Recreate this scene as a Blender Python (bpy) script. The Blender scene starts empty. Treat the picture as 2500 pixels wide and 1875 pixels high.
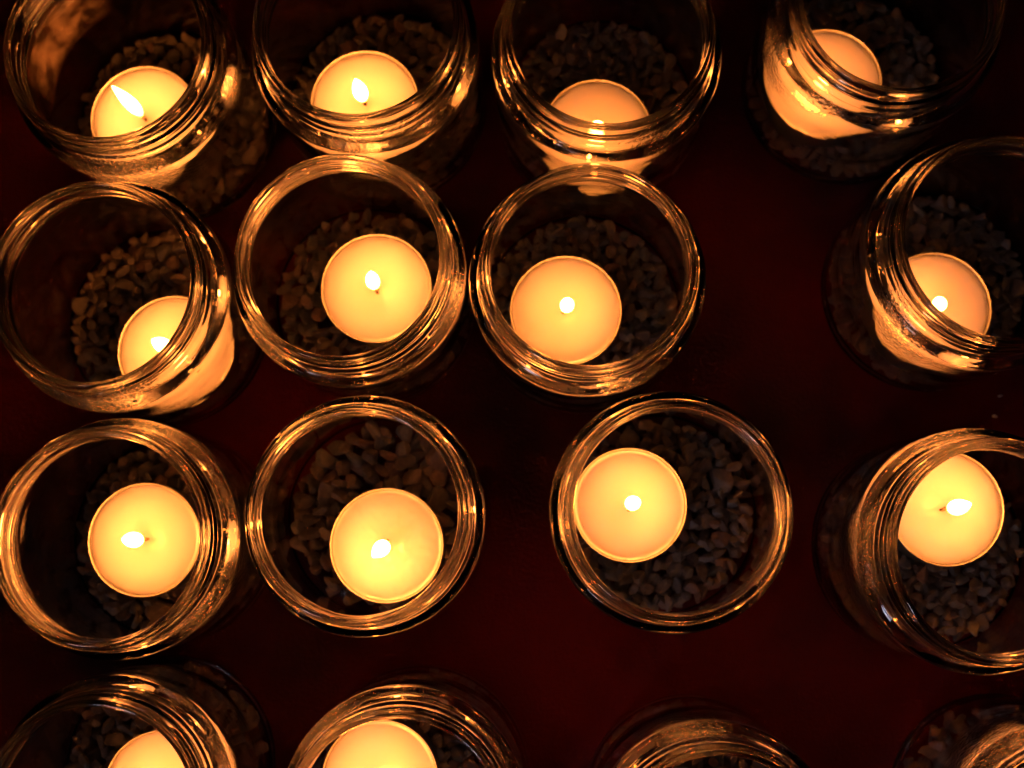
import bpy, bmesh, math, random
from mathutils import Vector, Matrix, Euler, noise

S = bpy.context.scene
COL = S.collection
MM = 0.001
R = math.radians

# ------------------------------------------------------------------ camera
cam_d = bpy.data.cameras.new('camera')
cam = bpy.data.objects.new('camera', cam_d)
COL.objects.link(cam)
S.camera = cam
cam.location = (0, 0, 0.421)
cam.rotation_mode = 'XYZ'
cam.matrix_world = Matrix.Translation((0, 0, 0.421)) @ (Matrix.Rotation(R(7.294), 4, 'X') @ Matrix.Rotation(R(1.4546), 4, 'Y'))
cam_d.sensor_width = 36.0
cam_d.lens = 36.0 * 2500.0 / 2212.0
cam_d.clip_start = 0.01
cam_d.clip_end = 20.0
cam_d.dof.use_dof = True
cam_d.dof.focus_distance = 0.350
cam_d.dof.aperture_fstop = 8.5

# ------------------------------------------------------------------ world, lamps, exposure
W = bpy.data.worlds.new("World")
S.world = W
W.use_nodes = True
bg = W.node_tree.nodes['Background']
bg.inputs['Color'].default_value = (0.55, 0.6, 0.9, 1)
bg.inputs['Strength'].default_value = 0.0012

# the room's faint cool window light, low beyond the near right edge of the table
wl = bpy.data.lights.new('window_light', 'AREA')
wl.shape = 'RECTANGLE'; wl.size = 0.22; wl.size_y = 0.32
wl.color = (0.62, 0.72, 1.0); wl.energy = 0.07; wl.spread = R(24)
wlo = bpy.data.objects.new('window_light', wl)
wlo.location = (-0.62, -0.85, 0.85)
wlo.rotation_euler = (Vector((0.07, -0.10, 0.0)) - Vector(wlo.location)).to_track_quat('-Z', 'Y').to_euler()
COL.objects.link(wlo)

vs = S.view_settings
vs.view_transform = 'Standard'; vs.look = 'None'; vs.exposure = 0.0; vs.gamma = 1.0
vs.use_curve_mapping = False
cy = S.cycles
cy.max_bounces = 20; cy.transmission_bounces = 18; cy.glossy_bounces = 8; cy.diffuse_bounces = 4
cy.transparent_max_bounces = 12
cy.caustics_reflective = True; cy.caustics_refractive = True
cy.blur_glossy = 0.3
cy.sample_clamp_indirect = 16.0; cy.sample_clamp_direct = 0.0
cy.use_denoising = True
cy.use_adaptive_sampling = False

# ------------------------------------------------------------------ materials
def new_mat(name):
    m = bpy.data.materials.new(name); m.use_nodes = True
    nt = m.node_tree
    for n in list(nt.nodes): nt.nodes.remove(n)
    out = nt.nodes.new('ShaderNodeOutputMaterial')
    return m, nt, out

def N(nt, typ, **kw):
    n = nt.nodes.new(typ)
    for k, v in kw.items():
        if k in n.inputs.keys(): n.inputs[k].default_value = v
        else: setattr(n, k, v)
    return n

def glass_material(name, haze_seed, frost):
    m, nt, out = new_mat(name)
    g = N(nt, 'ShaderNodeBsdfGlass'); g.inputs['Color'].default_value = (0.985, 0.985, 0.975, 1)
    g.inputs['Roughness'].default_value = 0.0; g.inputs['IOR'].default_value = 1.5
    tc = N(nt, 'ShaderNodeTexCoord')
    # gentle waviness of pressed glass
    n1 = N(nt, 'ShaderNodeTexNoise'); n1.noise_dimensions = '4D'; n1.inputs['W'].default_value = haze_seed
    n1.inputs['Scale'].default_value = 140; n1.inputs['Detail'].default_value = 2
    fl = N(nt, 'ShaderNodeVectorMath', operation='MULTIPLY'); fl.inputs[1].default_value = (1, 1, 0)
    nt.links.new(tc.outputs['Object'], fl.inputs[0])
    le = N(nt, 'ShaderNodeVectorMath', operation='LENGTH'); nt.links.new(fl.outputs[0], le.inputs[0])
    nr = N(nt, 'ShaderNodeVectorMath', operation='NORMALIZE'); nt.links.new(fl.outputs[0], nr.inputs[0])
    sc = N(nt, 'ShaderNodeVectorMath', operation='SCALE'); sc.inputs['Scale'].default_value = 0.018; nt.links.new(nr.outputs[0], sc.inputs[0])
    sp = N(nt, 'ShaderNodeSeparateXYZ'); nt.links.new(tc.outputs['Object'], sp.inputs[0])
    ad = N(nt, 'ShaderNodeMath', operation='SUBTRACT'); nt.links.new(le.outputs['Value'], ad.inputs[0]); nt.links.new(sp.outputs['Z'], ad.inputs[1])
    ml = N(nt, 'ShaderNodeMath', operation='MULTIPLY'); ml.inputs[1].default_value = 3.2; nt.links.new(ad.outputs[0], ml.inputs[0])
    cb = N(nt, 'ShaderNodeCombineXYZ'); nt.links.new(ml.outputs[0], cb.inputs['Z'])
    av = N(nt, 'ShaderNodeVectorMath', operation='ADD'); nt.links.new(sc.outputs[0], av.inputs[0]); nt.links.new(cb.outputs[0], av.inputs[1])
    nt.links.new(av.outputs[0], n1.inputs['Vector'])
    b1 = N(nt, 'ShaderNodeBump'); b1.inputs['Strength'].default_value = 0.26; b1.inputs['Distance'].default_value = 0.00010
    nt.links.new(n1.outputs['Fac'], b1.inputs['Height'])
    # patches of fine droplets and specks round the shoulder
    v = N(nt, 'ShaderNodeTexNoise'); v.inputs['Scale'].default_value = 900; v.inputs['Detail'].default_value = 3
    nt.links.new(tc.outputs['Object'], v.inputs['Vector'])
    msk = N(nt, 'ShaderNodeTexNoise'); msk.noise_dimensions = '4D'; msk.inputs['W'].default_value = haze_seed * 3.1
    msk.inputs['Scale'].default_value = 26; msk.inputs['Detail'].default_value = 1
    nt.links.new(tc.outputs['Object'], msk.inputs['Vector'])
    mr = N(nt, 'ShaderNodeMapRange'); mr.inputs['From Min'].default_value = 0.50; mr.inputs['From Max'].default_value = 0.60
    nt.links.new(msk.outputs['Fac'], mr.inputs['Value'])
    sep = N(nt, 'ShaderNodeSeparateXYZ'); nt.links.new(tc.outputs['Object'], sep.inputs[0])
    zz = N(nt, 'ShaderNodeMapRange'); zz.inputs['From Min'].default_value = 0.035; zz.inputs['From Max'].default_value = 0.055
    nt.links.new(sep.outputs['Z'], zz.inputs['Value'])
    z2 = N(nt, 'ShaderNodeMapRange'); z2.inputs['From Min'].default_value = 0.069; z2.inputs['From Max'].default_value = 0.064
    nt.links.new(sep.outputs['Z'], z2.inputs['Value'])
    m1 = N(nt, 'ShaderNodeMath', operation='MULTIPLY'); nt.links.new(mr.outputs[0], m1.inputs[0]); nt.links.new(zz.outputs[0], m1.inputs[1])
    m2 = N(nt, 'ShaderNodeMath', operation='MULTIPLY'); nt.links.new(m1.outputs[0], m2.inputs[0]); nt.links.new(z2.outputs[0], m2.inputs[1])
    m3 = N(nt, 'ShaderNodeMath', operation='MULTIPLY'); m3.inputs[1].default_value = frost; nt.links.new(m2.outputs[0], m3.inputs[0])
    b2 = N(nt, 'ShaderNodeBump'); b2.inputs['Distance'].default_value = 0.0006
    nt.links.new(m3.outputs[0], b2.inputs['Strength']); nt.links.new(v.outputs['Fac'], b2.inputs['Height'])
    nt.links.new(b1.outputs[0], b2.inputs['Normal'])
    nt.links.new(b2.outputs[0], g.inputs['Normal'])
    # the screw neck is not fire-polished: very slightly satin
    rz = N(nt, 'ShaderNodeMapRange'); rz.inputs['From Min'].default_value = 0.0635; rz.inputs['From Max'].default_value = 0.0665
    rz.inputs['To Min'].default_value = 0.0; rz.inputs['To Max'].default_value = 0.045
    nt.links.new(sep.outputs['Z'], rz.inputs['Value']); nt.links.new(rz.outputs[0], g.inputs['Roughness'])
    nt.links.new(g.outputs[0], out.inputs['Surface'])
    return m

def wax_material():
    m, nt, out = new_mat('wax')
    p = N(nt, 'ShaderNodeBsdfPrincipled')
    p.inputs['Base Color'].default_value = (0.77, 0.69, 0.76, 1)
    p.inputs['Subsurface Weight'].default_value = 1.0
    p.inputs['Subsurface Radius'].default_value = (1.0, 0.95, 0.9)
    p.inputs['Subsurface Scale'].default_value = 0.02
    p.inputs['Roughness'].default_value = 0.22
    p.inputs['IOR'].default_value = 1.4
    tc = N(nt, 'ShaderNodeTexCoord')
    n = N(nt, 'ShaderNodeTexNoise'); n.inputs['Scale'].default_value = 260; n.inputs['Detail'].default_value = 4
    nt.links.new(tc.outputs['Object'], n.inputs['Vector'])
    b = N(nt, 'ShaderNodeBump'); b.inputs['Strength'].default_value = 0.25; b.inputs['Distance'].default_value = 0.0003
    nt.links.new(n.outputs['Fac'], b.inputs['Height']); nt.links.new(b.outputs[0], p.inputs['Normal'])
    nt.links.new(p.outputs[0], out.inputs['Surface'])
    return m

def simple(name, col, rough, metal=0.0, bump=None):
    m, nt, out = new_mat(name)
    p = N(nt, 'ShaderNodeBsdfPrincipled')
    p.inputs['Base Color'].default_value = (*col, 1); p.inputs['Roughness'].default_value = rough
    p.inputs['Metallic'].default_value = metal
    if bump:
        tc = N(nt, 'ShaderNodeTexCoord')
        n = N(nt, 'ShaderNodeTexNoise'); n.inputs['Scale'].default_value = bump[0]; n.inputs['Detail'].default_value = 4
        nt.links.new(tc.outputs['Object'], n.inputs['Vector'])
        b = N(nt, 'ShaderNodeBump'); b.inputs['Strength'].default_value = bump[1]; b.inputs['Distance'].default_value = bump[2]
        nt.links.new(n.outputs['Fac'], b.inputs['Height']); nt.links.new(b.outputs[0], p.inputs['Normal'])
    nt.links.new(p.outputs[0], out.inputs['Surface'])
    return m

def flame_material():
    m, nt, out = new_mat('flame')
    e = N(nt, 'ShaderNodeEmission')
    tc = N(nt, 'ShaderNodeTexCoord'); sep = N(nt, 'ShaderNodeSeparateXYZ')
    nt.links.new(tc.outputs['Object'], sep.inputs[0])
    mr = N(nt, 'ShaderNodeMapRange'); mr.inputs['From Min'].default_value = 0.003; mr.inputs['From Max'].default_value = 0.009
    nt.links.new(sep.outputs['Z'], mr.inputs['Value'])
    cr = N(nt, 'ShaderNodeValToRGB')
    cr.color_ramp.elements[0].color = (1.0, 0.24, 0.025, 1); cr.color_ramp.elements[0].position = 0.0
    cr.color_ramp.elements[1].color = (1.0, 0.272, 0.042, 1); cr.color_ramp.elements[1].position = 1.0
    nt.links.new(mr.outputs[0], cr.inputs[0]); nt.links.new(cr.outputs[0], e.inputs['Color'])
    ms = N(nt, 'ShaderNodeMapRange'); ms.inputs['From Min'].default_value = 0.002; ms.inputs['From Max'].default_value = 0.010
    ms.inputs['To Min'].default_value = 0.06; ms.inputs['To Max'].default_value = 1.0
    nt.links.new(sep.outputs['Z'], ms.inputs['Value'])
    mu = N(nt, 'ShaderNodeMath', operation='MULTIPLY'); mu.inputs[1].default_value = FLAME
    nt.links.new(ms.outputs[0], mu.inputs[0]); nt.links.new(mu.outputs[0], e.inputs['Strength'])
    nt.links.new(e.outputs[0], out.inputs['Surface'])
    return m

FLAME = 215.0

def stone_material():
    m, nt, out = new_mat('stone')
    p = N(nt, 'ShaderNodeBsdfPrincipled'); p.inputs['Roughness'].default_value = 0.75
    geo = N(nt, 'ShaderNodeNewGeometry')
    cr = N(nt, 'ShaderNodeValToRGB')
    e = cr.color_ramp.elements
    e[0].position = 0; e[0].color = (0.20, 0.17, 0.15, 1)
    e[1].position = 1; e[1].color = (0.40, 0.37, 0.33, 1)
    for pos, c in ((0.25, (0.36, 0.28, 0.21)), (0.5, (0.26, 0.25, 0.24)), (0.75, (0.40, 0.29, 0.21)), (0.9, (0.40, 0.23, 0.16))):
        x = e.new(pos); x.color = (*c, 1)
    nt.links.new(geo.outputs['Random Per Island'], cr.inputs[0])
    tc = N(nt, 'ShaderNodeTexCoord')
    n = N(nt, 'ShaderNodeTexNoise'); n.inputs['Scale'].default_value = 700; n.inputs['Detail'].default_value = 5
    nt.links.new(tc.outputs['Object'], n.inputs['Vector'])
    mr = N(nt, 'ShaderNodeMapRange'); mr.inputs['To Min'].default_value = 0.17; mr.inputs['To Max'].default_value = 0.50
    nt.links.new(n.outputs['Fac'], mr.inputs['Value'])
    hs = N(nt, 'ShaderNodeHueSaturation'); nt.links.new(cr.outputs[0], hs.inputs['Color']); nt.links.new(mr.outputs[0], hs.inputs['Value'])
    nt.links.new(hs.outputs[0], p.inputs['Base Color'])
    b = N(nt, 'ShaderNodeBump'); b.inputs['Strength'].default_value = 0.5; b.inputs['Distance'].default_value = 0.0004
    nt.links.new(n.outputs['Fac'], b.inputs['Height']); nt.links.new(b.outputs[0], p.inputs['Normal'])
    nt.links.new(p.outputs[0], out.inputs['Surface'])
    return m

def cloth_material():
    m, nt, out = new_mat('red_cloth')
    p = N(nt, 'ShaderNodeBsdfPrincipled'); p.inputs['Roughness'].default_value = 0.9
    p.inputs['Sheen Weight'].default_value = 0.10; p.inputs['Sheen Tint'].default_value = (0.9, 0.2, 0.25, 1); p.inputs['Specular IOR Level'].default_value = 0.15
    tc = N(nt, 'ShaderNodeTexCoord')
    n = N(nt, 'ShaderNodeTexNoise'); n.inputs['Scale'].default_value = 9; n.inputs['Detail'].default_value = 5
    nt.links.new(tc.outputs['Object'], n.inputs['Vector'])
    cr = N(nt, 'ShaderNodeValToRGB'); e = cr.color_ramp.elements  # patchy red ramp: candle glow and dim areas put into the cloth colour
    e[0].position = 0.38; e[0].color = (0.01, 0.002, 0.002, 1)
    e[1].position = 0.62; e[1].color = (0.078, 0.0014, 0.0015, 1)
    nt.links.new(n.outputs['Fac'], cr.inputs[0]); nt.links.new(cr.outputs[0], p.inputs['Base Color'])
    w = N(nt, 'ShaderNodeTexNoise'); w.inputs['Scale'].default_value = 800; w.inputs['Detail'].default_value = 3
    nt.links.new(tc.outputs['Object'], w.inputs['Vector'])
    b = N(nt, 'ShaderNodeBump'); b.inputs['Strength'].default_value = 0.8; b.inputs['Distance'].default_value = 0.0006
    nt.links.new(w.outputs['Fac'], b.inputs['Height']); nt.links.new(b.outputs[0], p.inputs['Normal'])
    nt.links.new(p.outputs[0], out.inputs['Surface'])
    return m

def smear_material():
    m, nt, out = new_mat('wax_smear')
    d = N(nt, 'ShaderNodeBsdfPrincipled'); d.inputs['Base Color'].default_value = (0.75, 0.5, 0.36, 1); d.inputs['Roughness'].default_value = 0.6
    tl = N(nt, 'ShaderNodeBsdfTranslucent'); tl.inputs['Color'].default_value = (0.75, 0.5, 0.36, 1)
    mx = N(nt, 'ShaderNodeMixShader'); mx.inputs[0].default_value = 0.4
    nt.links.new(d.outputs[0], mx.inputs[1]); nt.links.new(tl.outputs[0], mx.inputs[2])
    tr = N(nt, 'ShaderNodeBsdfTransparent')
    tc = N(nt, 'ShaderNodeTexCoord')
    uv = N(nt, 'ShaderNodeSeparateXYZ'); nt.links.new(tc.outputs['UV'], uv.inputs[0])
    n = N(nt, 'ShaderNodeTexNoise'); n.inputs['Scale'].default_value = 170; n.inputs['Detail'].default_value = 4
    nt.links.new(tc.outputs['Object'], n.inputs['Vector'])
    # thin, feathered edges: cover = edge falloff * mottling
    def fall(sock):
        a = N(nt, 'ShaderNodeMath', operation='SUBTRACT'); a.inputs[1].default_value = 0.5; nt.links.new(sock, a.inputs[0])
        b = N(nt, 'ShaderNodeMath', operation='ABSOLUTE'); nt.links.new(a.outputs[0], b.inputs[0])
        c = N(nt, 'ShaderNodeMapRange'); c.inputs['From Min'].default_value = 0.5; c.inputs['From Max'].default_value = 0.22
        nt.links.new(b.outputs[0], c.inputs['Value']); return c.outputs[0]
    f = N(nt, 'ShaderNodeMath', operation='MULTIPLY'); nt.links.new(fall(uv.outputs['X']), f.inputs[0]); nt.links.new(fall(uv.outputs['Y']), f.inputs[1])
    mm = N(nt, 'ShaderNodeMapRange'); mm.inputs['From Min'].default_value = 0.38; mm.inputs['From Max'].default_value = 0.62; mm.inputs['To Min'].default_value = 0.01; mm.inputs['To Max'].default_value = 0.09
    nt.links.new(n.outputs['Fac'], mm.inputs['Value'])
    g = N(nt, 'ShaderNodeMath', operation='MULTIPLY'); nt.links.new(f.outputs[0], g.inputs[0]); nt.links.new(mm.outputs[0], g.inputs[1])
    m2 = N(nt, 'ShaderNodeMixShader'); nt.links.new(g.outputs[0], m2.inputs[0]); nt.links.new(tr.outputs[0], m2.inputs[1]); nt.links.new(mx.outputs[0], m2.inputs[2])
    nt.links.new(m2.outputs[0], out.inputs['Surface'])
    return m

M_GLASS = [glass_material('jar_glass', 1.3, 0.9), glass_material('jar_glass', 5.7, 0.9), glass_material('jar_glass', 9.1, 0.9), glass_material('jar_glass', 13.9, 0.9)]
M_WAX = wax_material()
M_CUP = simple('aluminium', (0.28, 0.275, 0.265), 0.45, 1.0, (500, 0.2, 0.0002))
M_WICK = simple('charred_wick', (0.03, 0.02, 0.015), 0.8)
M_FLAME = flame_material()
M_STONE = stone_material()
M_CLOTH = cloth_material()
M_SMEAR = smear_material()
M_CRUMB = simple('crumb', (0.6, 0.6, 0.62), 0.5)

# ------------------------------------------------------------------ mesh helpers
def mesh_obj(name, verts, faces, mat, parent=None, smooth=True):
    me = bpy.data.meshes.new(name)
    me.from_pydata(verts, [], faces)
    me.validate()
    bm = bmesh.new(); bm.from_mesh(me)
    bmesh.ops.recalc_face_normals(bm, faces=bm.faces)
    bm.to_mesh(me); bm.free()
    if smooth: me.polygons.foreach_set('use_smooth', [True] * len(me.polygons))
    me.materials.append(mat)
    o = bpy.data.objects.new(name, me)
    COL.objects.link(o)
    if parent: o.parent = parent
    return o

def lathe(profile, n, radial=None):
    """profile: (r, z) in mm from axis to axis; closed at both poles.  radial(theta, r, z, i) -> (r, z)"""
    verts, faces = [], []
    rows = []
    for i, (r, z) in enumerate(profile):
        if r <= 1e-6:
            rows.append([len(verts)]); verts.append((0, 0, z * MM)); continue
        row = []
        for k in range(n):
            th = 2 * math.pi * k / n
            rr, z1 = radial(th, r, z, i) if radial else (r, z)
            row.append(len(verts)); verts.append((rr * math.cos(th) * MM, rr * math.sin(th) * MM, z1 * MM))
        rows.append(row)
    for a, b in zip(rows, rows[1:]):
        if len(a) == 1 and len(b) == 1: continue
        for k in range(n):
            k2 = (k + 1) % n
            if len(a) == 1: faces.append((a[0], b[k], b[k2]))
            elif len(b) == 1: faces.append((a[k], b[0], a[k2]))
            else: faces.append((a[k], b[k], b[k2], a[k2]))
    return verts, faces

def tag(o, label=None, cat=None, group=None, kind=None):
    if label: o['label'] = label
    if cat: o['category'] = cat
    if group: o['group'] = group
    if kind: o['kind'] = kind

def arc(cx, cz, r, a0, a1, n):
    return [(cx + r * math.cos(R(a0 + (a1 - a0) * i / n)), cz + r * math.sin(R(a0 + (a1 - a0) * i / n))) for i in range(n + 1)]

# ------------------------------------------------------------------ red cloth on the table
def build_cloth():
    nx, ny = 260, 220
    x0, x1, y0, y1 = -0.55, 0.55, -0.45, 0.55
    verts, faces = [], []
    for j in range(ny + 1):
        for i in range(nx + 1):
            x = x0 + (x1 - x0) * i / nx; y = y0 + (y1 - y0) * j / ny
            z = 0.0
            # a couple of soft pressed folds running up to the right
            d = (y - 0.62 * x + 0.075) / 0.020
            z += 0.0022 * math.exp(-d * d)
            d = (y - 0.35 * x + 0.155) / 0.03
            z += 0.0012 * math.exp(-d * d)
            z += 0.0010 * noise.noise(Vector((x * 14, y * 14, 0.3)))
            verts.append((x, y, z - 0.0022))
    for j in range(ny):
        for i in range(nx):
            a = j * (nx + 1) + i
            faces.append((a, a + 1, a + nx + 2, a + nx + 1))
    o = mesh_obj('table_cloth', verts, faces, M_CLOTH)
    tag(o, 'dark red cloth spread over the table under all the jars', 'tablecloth')
    # table board under it
    t = 0.02
    v = [(sx * 0.56, sy * 0.56 + 0.05, z) for z in (-0.0045 - t, -0.0045) for sx, sy in ((-1, -1), (1, -1), (1, 1), (-1, 1))]
    f = [(0, 3, 2, 1), (4, 5, 6, 7), (0, 1, 5, 4), (1, 2, 6, 5), (2, 3, 7, 6), (3, 0, 4, 7)]
    b = mesh_obj('table', v, f, simple('dark_wood', (0.06, 0.03, 0.02), 0.5), smooth=False)
    tag(b, 'dark table top hidden under the red cloth', 'table')
build_cloth()

# ------------------------------------------------------------------ jar
def jar_profile():
    P = []
    # outer, from the pushed-up base centre outwards
    P += [(0, 2.2), (8, 2.15), (16, 1.9), (24, 1.3), (29, 0.45), (31.0, 0.08), (32.0, 0.0), (33.1, 0.12)]
    P += arc(33.2, 4.4, 4.3, -80, 0, 8)
    z = 6
    while z < 57: P.append((37.5, z)); z += 2.0
    # shoulder
    P += arc(33.2, 59.0, 4.4, 2, 68, 14)
    P += [(34.4, 63.55), (34.0, 63.9), (33.6, 64.4)]
    # transfer bead
    P += [(33.45, 64.9), (33.6, 65.3), (34.0, 65.7), (34.1, 66.15), (33.8, 66.6), (33.2, 66.95), (32.95, 67.3)]
    z = 67.5
    while z < 76.3: P.append((32.95 - 0.045 * (z - 67), z)); z += 0.25
    nout = len(P)
    P += [(32.5, 76.6), (32.4, 77.0), (32.2, 77.45), (31.9, 77.8), (31.5, 77.98), (31.15, 78.0), (30.8, 77.9), (30.5, 77.6), (30.4, 77.1)]
    nrim = len(P)
    # inner
    z = 76.4
    while z > 66: P.append((30.3 - 0.08 * math.sin((76.4 - z) * 0.6), z)); z -= 0.35
    P += [(30.3, 65.4), (30.5, 64.6), (31.1, 63.4), (32.0, 62.0), (33.0, 60.5), (33.9, 58.8), (34.5, 57.0), (34.8, 55.2)]
    z = 53
    while z > 9: P.append((34.9, z)); z -= 2.2
    P += arc(31.0, 8.6, 3.9, 0, -85, 8)
    P += [(26, 4.9), (18, 5.3), (9, 5.5), (0, 5.55)]
    return P, nout, nrim

def thread(th, z, start, turns, z_lo, pitch):
    """height of the screw thread ridge at angle th, height z"""
    best = 0.0
    k = ((th - start) % (2 * math.pi)) / (2 * math.pi)
    t = k
    while t <= turns:
        zc = z_lo + pitch * t
        e = min(t, turns - t) * 2 * math.pi * 31 / 2.2
        e = max(0.0, min(1.0, e)); e = e * e * (3 - 2 * e)
        d = (z - zc) / 0.7
        h = 0.95 * e * math.exp(-abs(d) ** 2.6)
        best = max(best, h)
        t += 1.0
    return best

def build_jar_mesh(seed):
    rnd = random.Random(seed)
    P, nout, nrim = jar_profile()
    start = rnd.uniform(0, 6.28)
    ph = [rnd.uniform(0, 6.28) for _ in range(12)]
    so = Vector((rnd.uniform(0, 50), rnd.uniform(0, 50), 0))
    seam = rnd.uniform(0, math.pi)
    def radial(th, r, z, i):
        c, s = math.cos(th), math.sin(th)
        if i < nout:
            if 67 < z < 76.6: r += thread(th, z, start, 1.45, 69.6, 3.6)
            w = 1.0 if z > 3 else 0.0
            r += w * (0.10 * math.sin(2 * th + ph[0]) + 0.05 * math.sin(3 * th + ph[1] + z * 0.03))
            r += w * 0.10 * noise.noise(Vector((c * 2.4, s * 2.4, z * 0.05)) + so)
            if z > 30: r += w * 0.05 * noise.noise(Vector((c * 9, s * 9, z * 0.25)) + so)
            if 55 < z < 64.5: r += 0.07 * math.sin(math.pi * (z - 55) / 9.5) * noise.noise(Vector((c * 3.2, s * 3.2, z * 0.8)) + so * 2)
            # mould seams: two fine vertical lines
            for q in (0, math.pi):
                d = (th - seam - q + math.pi) % (2 * math.pi) - math.pi
                r += 0.16 * w * math.exp(-(d * 31 / 0.45) ** 2)
        elif i >= nrim:
            if z > 7 and r > 25:
                r += 0.30 * noise.noise(Vector((c * 2.0, s * 2.0, z * 0.07 + 9)) + so)
                r += 0.04 * noise.noise(Vector((c * 5, s * 5, z * 0.10 + 19)) + so)
                r += 0.05 * noise.noise(Vector((c * 1.6, s * 1.6, z * 0.7 + 29)) + so)
        else:
            z += 0.10 * noise.noise(Vector((c * 3, s * 3, 5)) + so)
        return r, z
    v, f = lathe(P, 224, radial)
    return v, f

JARS = {  # base x, y (mm), lean of the mouth (mm), wax light x, y (mm)
 'A1': (-137.05, 151.54, -0.12, 0.23, -142.1, 146.7),
 'A2': (-58.03, 158.64, 0.1, 0.14, -63.1, 151.9),
 'A3': (21.06, 155.15, 0.03, 0.12, 19.6, 140.6),
 'A4': (112.18, 164.95, -0.44, 0.85, 101.2, 158.6),
 'B1': (-137.35, 74.87, -0.15, 0.2, -128.4, 62.4),
 'B2': (-61.58, 82.76, 0.08, 0.16, -57.7, 84.4),
 'B3': (14.71, 79.68, -0.15, 0.37, 8.5, 76.3),
 'B4': (139.27, 87.79, 0.77, 0.36, 135.4, 77.2),
 'C1': (-131.77, -2.2, 0.01, 0.05, -135.7, -3.0),
 'C2': (-55.14, 5.15, 0.19, -0.03, -52.6, -4.6),
 'C3': (40.51, 6.72, -0.55, -0.29, 30.0, 9.3),
 'C4': (133.01, -4.58, 1.08, -0.6, 136.2, 8.5),
 'D1': (-130.55, -81.53, -0.0, 0.23, -126.5, -85.5),
 'D2': (-41.67, -83.87, -0.01, -0.22, -53.5, -81.4),
 'D3': (51.69, -93.6, 0.02, -0.13, 45.7, -97.9),
 'D4': (156.85, -92.38, 0.02, -0.94, 169.5, -90.5),
}

JAR_LABEL = {
 'A1': 'glass jar with a dull orange wax smear inside its wall, in the top left corner',
 'A2': 'glass jar cut by the top edge, second from the left, open gravel above its candle',
 'A3': 'glass jar cut by the top edge, its flame showing only through the glass shoulder',
 'A4': 'glass jar alone in the top right corner, candle seen through its left side',
 'B1': 'glass jar at the left edge in the second row, bright candle glow spilling lower right',
 'B2': 'glass jar in the second row between the left edge jar and the bare cloth jar',
 'B3': 'glass jar in the second row just left of the wide gap of bare cloth',
 'B4': 'glass jar at the right edge in the second row, right of the bare cloth',
 'C1': 'glass jar at the left edge in the third row, flame pointing left inside it',
 'C2': 'glass jar in the third row with the largest gravel lying above its candle',
 'C3': 'glass jar seen straight down, candle against its left wall and gravel on the right',
 'C4': 'glass jar at the right edge in the third row with bluish glints on its rim',
 'D1': 'glass jar cut by the bottom edge in the bottom left corner',
 'D2': 'glass jar cut by the bottom edge, second from the left, large candle top showing',
 'D3': 'glass jar cut by the bottom edge with only its back rim and no candle showing',
 'D4': 'glass jar in the bottom right corner, mostly its gravel base in view'}
LIGHT_LABEL = {
 'A1': 'lit tea light with the longest slanting flame and a thin curled wick, top left jar',
 'A2': 'lit tea light in the second jar of the top row, upright flame above the rim',
 'A3': 'lit tea light whose flame is behind the glass shoulder, third jar of the top row',
 'A4': 'lit tea light half behind the glass neck in the top right jar',
 'B1': 'lit tea light half behind the lower right rim of the second row left jar',
 'B2': 'lit tea light with oval flame and dark wick tip, second jar of the second row',
 'B3': 'lit tea light with small round flame, in the jar left of the bare cloth',
 'B4': 'lit tea light half behind the neck of the right edge jar, second row',
 'C1': 'lit tea light with flame pointing left in the left jar of the third row',
 'C2': 'lit tea light with rippled glossy wax below the largest gravel, third row',
 'C3': 'lit tea light against the left wall of the jar seen straight down',
 'C4': 'lit tea light with flame pointing right and dark wick, right edge of third row',
 'D1': 'lit tea light cut by the bottom edge in the bottom left corner jar',
 'D2': 'lit tea light cut by the bottom edge, in the second jar from the left',
 'D3': 'lit tea light below the bottom edge in the jar showing only its back rim',
 'D4': 'lit tea light in the bottom right corner, glowing through the glass wall'}
GRAVEL_LABEL = {
 'A1': 'dark gravel hardly visible round the candle in the top left jar',
 'A2': 'dark gravel above the candle in the second jar of the top row',
 'A3': 'dark gravel above the candle in the third jar of the top row',
 'A4': 'dim gravel at the foot of the jar in the top right corner',
 'B1': 'brown gravel upper left of the candle in the second row left jar',
 'B2': 'gravel left of the candle in the second jar of the second row',
 'B3': 'gravel right of the candle in the jar left of the bare cloth',
 'B4': 'dark gravel right of the candle in the second row right edge jar',
 'C1': 'dark gravel round the candle with flame pointing left, third row left jar',
 'C2': 'largest rounded stones above the candle in the second jar of the third row',
 'C3': 'grey brown gravel right of the candle in the jar seen straight down',
 'C4': 'gravel below the candle in the right edge jar of the third row',
 'D1': 'gravel seen through the glass in the bottom left corner jar',
 'D2': 'gravel right of the candle in the second jar of the bottom row',
 'D3': 'gravel behind the back rim of the bottom jar showing no candle',
 'D4': 'gravel filling the base of the bottom right corner jar'}

# gravel: one mass of stones per jar
def stone_shape(rnd):
    bm = bmesh.new()
    bmesh.ops.create_icosphere(bm, subdivisions=3, radius=1.0)
    planes = [(Vector((rnd.gauss(0, 1), rnd.gauss(0, 1), rnd.gauss(0, 1))).normalized(), rnd.uniform(0.34, 0.78)) for _ in range(rnd.randint(7, 10))]
    sx, sy, sz = rnd.uniform(0.9, 1.6), rnd.uniform(0.75, 1.1), rnd.uniform(0.55, 0.9)
    vs_ = []
    for v in bm.verts:
        u = v.co.normalized(); r = 1.0
        for n, d in planes:
            c = u.dot(n)
            if c > 0.05: r = -math.log(math.exp(-45 * r) + math.exp(-45 * d / c)) / 45
        p = u * r
        vs_.append(Vector((p.x * sx, p.y * sy, p.z * sz)))
    bm.verts.index_update()
    fs = [tuple(v.index for v in f.verts) for f in bm.faces]
    bm.free()
    return vs_, fs

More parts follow.
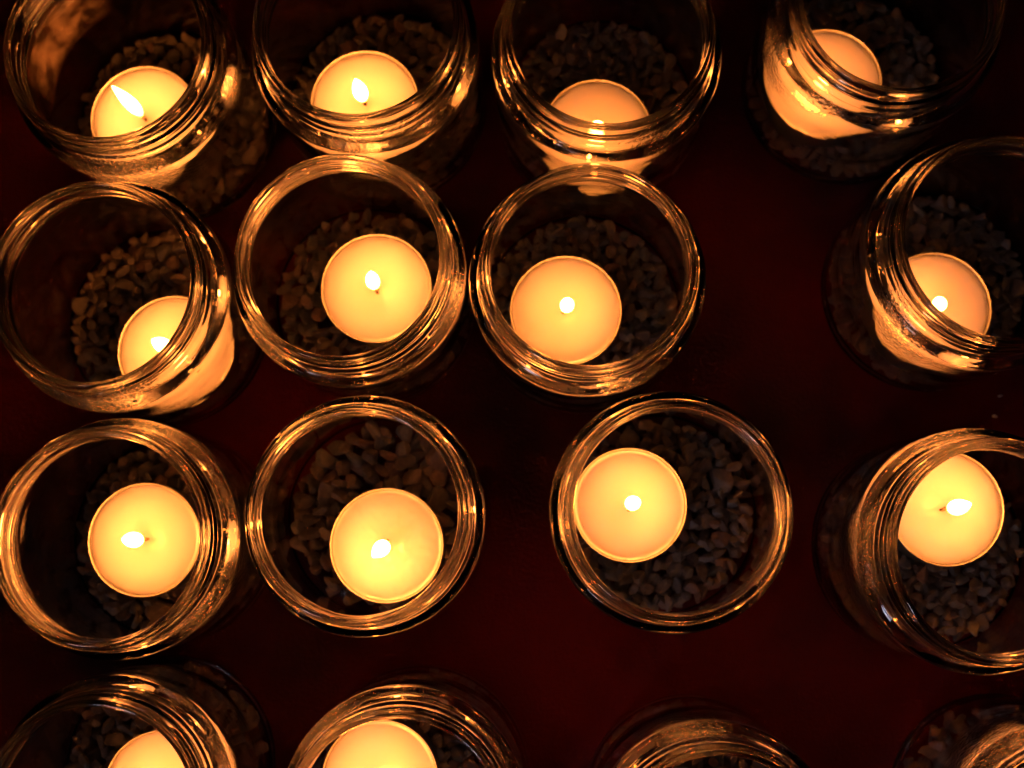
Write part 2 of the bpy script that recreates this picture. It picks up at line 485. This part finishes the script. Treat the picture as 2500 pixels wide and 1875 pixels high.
rg = random.Random(77)
STONES = [stone_shape(rg) for _ in range(24)]

def build_gravel(seed, size):
    rnd = random.Random(seed)
    placed = []
    verts, faces = [], []
    n_fail = 0
    while n_fail < 90 and len(placed) < 520:
        r = rnd.uniform(2.5, 4.3) * size
        if rnd.random() < 0.12: r *= 1.3
        best = None
        for _ in range(14):
            a = rnd.uniform(0, 6.2832); d = (34.7 - r * 0.85) * math.sqrt(rnd.random())
            x, y = d * math.cos(a), d * math.sin(a)
            z = 5.6 + r * 0.5
            for (qx, qy, qz, qr) in placed:
                s = (r + qr) * 0.66
                dd = (x - qx) ** 2 + (y - qy) ** 2
                if dd < s * s: z = max(z, qz + math.sqrt(s * s - dd) * 0.72)
            if best is None or z < best[2]: best = (x, y, z)
        x, y, z = best
        if z + r * 0.35 > 12.2: n_fail += 1; continue
        placed.append((x, y, z, r))
        vs_, fs = rnd.choice(STONES)
        rot = Euler((rnd.gauss(0, 0.45), rnd.gauss(0, 0.45), rnd.uniform(0, 6.28))).to_matrix()
        o = len(verts)
        for v in vs_:
            p = rot @ (v * r)
            verts.append(((x + p.x) * MM, (y + p.y) * MM, max(5.62, z + p.z) * MM))
        faces += [tuple(i + o for i in f) for f in fs]
    return verts, faces

GRAVEL = []
for sd, sz in ((1, 0.80), (2, 0.86), (3, 0.78), (4, 1.05)):
    v, f = build_gravel(sd, sz)
    o = mesh_obj('gravel', v, f, M_STONE, smooth=False)
    GRAVEL.append(o.data); bpy.data.objects.remove(o)
GRAVEL_OF = {'A1': 0, 'A2': 1, 'A3': 2, 'A4': 0, 'B1': 0, 'B2': 1, 'B3': 2, 'B4': 0, 'C1': 1, 'C2': 3, 'C3': 1, 'C4': 2, 'D1': 0, 'D2': 1, 'D3': 2, 'D4': 3}

JM = []
for i, sd in enumerate((11, 22, 33, 44)):
    v, f = build_jar_mesh(sd)
    o = mesh_obj('glass_jar', v, f, M_GLASS[i])
    JM.append(o.data); bpy.data.objects.remove(o)
JAR_OF = {'A1': (0, 10), 'A2': (1, 80), 'A3': (2, 200), 'A4': (3, 310), 'B1': (1, 250), 'B2': (0, 160), 'B3': (3, 60), 'B4': (2, 20),
          'C1': (2, 120), 'C2': (3, 190), 'C3': (1, 330), 'C4': (0, 280), 'D1': (3, 100), 'D2': (2, 290), 'D3': (0, 40), 'D4': (1, 140)}

def lean_matrix(k):
    bx, by, lx, ly, _, _ = JARS[k]
    ax = Vector((lx, ly, 78.0)).normalized()
    q = Vector((0, 0, 1)).rotation_difference(ax)
    return Matrix.Translation((bx * MM, by * MM, 0)) @ q.to_matrix().to_4x4()

jar_obj = {}
for k in JARS:
    i, rot = JAR_OF[k]
    j = bpy.data.objects.new('glass_jar', JM[i]); COL.objects.link(j)
    j.matrix_world = lean_matrix(k) @ Matrix.Rotation(R(rot), 4, 'Z')
    tag(j, JAR_LABEL[k], 'glass jar', 'glass jars standing on the red cloth')
    jar_obj[k] = j
    g = bpy.data.objects.new('gravel', GRAVEL[GRAVEL_OF[k]]); COL.objects.link(g)
    g.matrix_world = lean_matrix(k) @ Matrix.Rotation(R(rot * 2.3), 4, 'Z')
    tag(g, GRAVEL_LABEL[k], 'gravel', 'gravel in the glass jars', 'stuff')

# ------------------------------------------------------------------ tea light
CUP_Z = 10.4
def build_cup():
    P = [(0, 0.0), (15, 0.0), (17.6, 0.0), (18.3, 0.25), (18.75, 0.9)]
    z = 2.0
    while z < 14.2: P.append((18.8 + 0.02 * z, z)); z += 1.2
    P += [(19.1, 14.3), (19.35, 14.7), (19.42, 15.0), (19.30, 15.2), (19.08, 15.15), (18.85, 14.8), (18.75, 14.2)]
    z = 13.0
    while z > 1.4: P.append((18.45 + 0.02 * z, z)); z -= 1.5
    P += [(18.0, 0.7), (17.4, 0.4), (0, 0.4)]
    def rad(th, r, z, i):
        if r > 18.2 and 1.5 < z < 13.8: r += 0.07 * math.sin(34 * th)
        return r, z
    return lathe(P, 136, rad)

def build_wax(seed, ripple=0.10, fine=0.16):
    so = Vector((seed * 7.3, 0, 0))
    P = [(0, 0.45), (17.2, 0.45), (17.9, 0.9), (18.3, 2.0), (18.4, 8.0), (18.55, 13.0), (18.62, 14.05), (18.45, 14.0), (18.1, 13.72), (17.5, 13.55)]
    for r in (16.9, 16.2, 15.4, 14.5, 13.5, 12.5, 11.4, 10.3, 9.2, 8.2, 7.2, 6.2, 5.2, 4.2, 3.0, 2.0, 1.2): P.append((r, 13.5))
    P.append((0, 13.5))
    def rad(th, r, z, i):
        if z > 13.3:
            c, s = math.cos(th), math.sin(th)
            z += ripple * noise.noise(Vector((c * r * fine, s * r * fine, 0)) + so) * min(1, (18.4 - r) / 2)
            if r < 5: z -= 0.25 * (1 - r / 5) ** 2 - 0.5 * math.exp(-(r / 1.1) ** 2)
        return r, z
    return lathe(P, 96, rad)

def tube(points, radii, n=10):
    verts, faces = [], []
    pts = [Vector(p) for p in points]
    for i, p in enumerate(pts):
        d = (pts[min(i + 1, len(pts) - 1)] - pts[max(i - 1, 0)]).normalized()
        a = d.cross(Vector((0.3, 1, 0.1))).normalized(); b = d.cross(a)
        for k in range(n):
            t = 2 * math.pi * k / n
            q = p + (a * math.cos(t) + b * math.sin(t)) * radii[i]
            verts.append(tuple(q * MM))
    for i in range(len(pts) - 1):
        for k in range(n):
            k2 = (k + 1) % n
            faces.append((i * n + k, i * n + k2, (i + 1) * n + k2, (i + 1) * n + k))
    faces.append(tuple(range(n))); faces.append(tuple((len(pts) - 1) * n + k for k in range(n)))
    return verts, faces

def build_flame(h, w, lean, la):
    # z is measured in the flame object's own frame, base of the flame at z=1.5 mm
    n, m = 28, 20
    prof = []
    for i in range(m + 1):
        t = i / m
        r = w * (math.sin(math.pi * min(1, t ** 0.9)) ** 0.8) * (1.12 - 0.3 * t)
        prof.append((0 if i in (0, m) else max(r, 0.05), 1.5 + h * t))
    v, f = lathe(prof, n)
    out = []
    for x, y, z in v:
        t = (z / MM - 1.5) / h
        o = lean * t * t
        out.append((x + o * math.cos(la) * MM, y + o * math.sin(la) * MM, z))
    return out, f

# kind of flame for each light: height, width, lean, lean angle, wick bend angle
FL = {'A1': (25, 2.15, 2.0, 2.6, -0.9), 'A2': (17, 2.5, 1.0, 1.9, -1.2), 'A3': (12, 2.4, 3.5, -1.6, 1.2), 'A4': (13, 2.4, 3.5, 3.7, 0.8),
      'B1': (17, 2.5, 1.0, 2.6, -0.5), 'B2': (17, 2.3, 1.6, 1.0, -1.2), 'B3': (14, 2.3, 0.6, 0.4, -2.2), 'B4': (13, 2.4, 4.0, 3.4, 0.4),
      'C1': (17, 2.5, 0.6, 2.6, 0.1), 'C2': (17, 2.6, 3.8, 4.2, 1.1), 'C3': (15, 2.35, 2.2, 0.4, -1.9), 'C4': (17, 2.5, 1.6, 0.9, 3.3),
      'D1': (16, 2.5, 0.8, 4.0, 1.0), 'D2': (16, 2.5, 0.8, 4.6, 2.0), 'D3': (16, 2.5, 0.8, 5.0, 2.0), 'D4': (16, 2.5, 0.8, 0.0, 2.6)}

cv, cf = build_cup(); cup0 = mesh_obj('cup', cv, cf, M_CUP).data
waxes = []
for s in range(4):
    wv, wf = build_wax(s); waxes.append(mesh_obj('wax', wv, wf, M_WAX).data)
wv, wf = build_wax(7, 0.45, 0.42); waxes.append(mesh_obj('wax', wv, wf, M_WAX).data)
for o in [o for o in COL.objects if o.name.split('.')[0] in ('cup', 'wax')]: bpy.data.objects.remove(o)

for n_, k in enumerate(JARS):
    bx, by, lx, ly, cx, cy_ = JARS[k]
    h, w, lean, la, wa = FL[k]
    root = bpy.data.objects.new('tea_light', None); COL.objects.link(root)
    root.empty_display_size = 0.01
    ax = Vector((lx, ly, 78.0)).normalized()
    tilt = Vector((0, 0, 1)).rotation_difference(ax).to_matrix().to_4x4()
    root.matrix_world = Matrix.Translation(((cx) * MM, (cy_) * MM, CUP_Z * MM)) @ tilt
    tag(root, LIGHT_LABEL[k], 'tea light', 'lit tea lights in the glass jars')
    c = bpy.data.objects.new('cup', cup0); COL.objects.link(c); c.parent = root
    wx = bpy.data.objects.new('wax', waxes[4 if k == 'C2' else n_ % 4]); COL.objects.link(wx); wx.parent = root
    wx.rotation_euler = (0, 0, n_ * 1.3)
    ca, sa = math.cos(wa), math.sin(wa)
    wl_ = {'C4': 1.3, 'A1': 1.1, 'B2': 0.9, 'C1': 0.9}.get(k, 0.35)
    pts = [(0, 0, 10.5), (0, 0, 14.0), (0.15 * ca, 0.15 * sa, 15.6), (0.6 * ca, 0.6 * sa, 17.2), (1.5 * ca, 1.5 * sa, 18.6), (1.5 * ca + 1.0 * wl_ * ca, 1.5 * sa + 1.0 * wl_ * sa, 19.2), (1.5 * ca + 1.8 * wl_ * ca, 1.5 * sa + 1.8 * wl_ * sa, 19.0)]
    v, f = tube(pts, [0.65, 0.65, 0.6, 0.6, 0.6, 0.55, 0.4])
    mesh_obj('wick', v, f, M_WICK, root)
    v, f = build_flame(h, w, lean, la)
    fl = mesh_obj('flame', v, f, M_FLAME, root)
    fl.location = (-0.3 * ca * MM, -0.3 * sa * MM, 15.2 * MM)

# ------------------------------------------------------------------ wax smear on the inner wall of the top left jar
def build_smear():
    verts, faces, uvs = [], [], []
    na, nz = 40, 24
    a0, a1, z0, z1 = R(112), R(186), 33.0, 60.0
    for side, r in ((0, 34.1), (1, 34.4)):
        for j in range(nz + 1):
            for i in range(na + 1):
                a = a0 + (a1 - a0) * i / na; z = z0 + (z1 - z0) * j / nz
                rr = r
                if z > 54: rr -= (z - 54) * 0.30 * (1 + (z - 54) * 0.1)
                verts.append((rr * math.cos(a) * MM, rr * math.sin(a) * MM, z * MM)); uvs.append((i / na, j / nz))
    st = (na + 1) * (nz + 1)
    for s in (0, 1):
        for j in range(nz):
            for i in range(na):
                a = s * st + j * (na + 1) + i
                q = (a, a + 1, a + na + 2, a + na + 1)
                faces.append(q if s else q[::-1])
    o = mesh_obj('wax_smear', verts, faces, M_SMEAR)
    me = o.data
    ul = me.uv_layers.new(name='uv')
    for l in me.loops: ul.data[l.index].uv = uvs[l.vertex_index]
    o.parent = jar_obj['A1']
    o.matrix_parent_inverse = Matrix.Identity(4)
    o.rotation_euler = (0, 0, -R(JAR_OF['A1'][1]))
    o['label'] = 'dull orange wax smear on the inside of the glass'
build_smear()

# ------------------------------------------------------------------ small pale crumbs lying on the cloth
def crumb(x, y, s, label):
    rnd = random.Random(int(x * 10))
    vs_, fs = rnd.choice(STONES)
    v = [(p.x * s * MM, p.y * s * MM, p.z * s * MM) for p in vs_]
    o = mesh_obj('crumb', v, fs, M_CRUMB)
    o.location = (x * MM, y * MM, 0.4 * MM)
    tag(o, label, 'crumb', 'crumbs on the cloth')
crumb(166.0, 49.5, 0.8, 'pale crumb on the cloth, upper one near the right edge')
crumb(163.8, 42.0, 0.8, 'pale crumb on the cloth, lower one near the right edge')
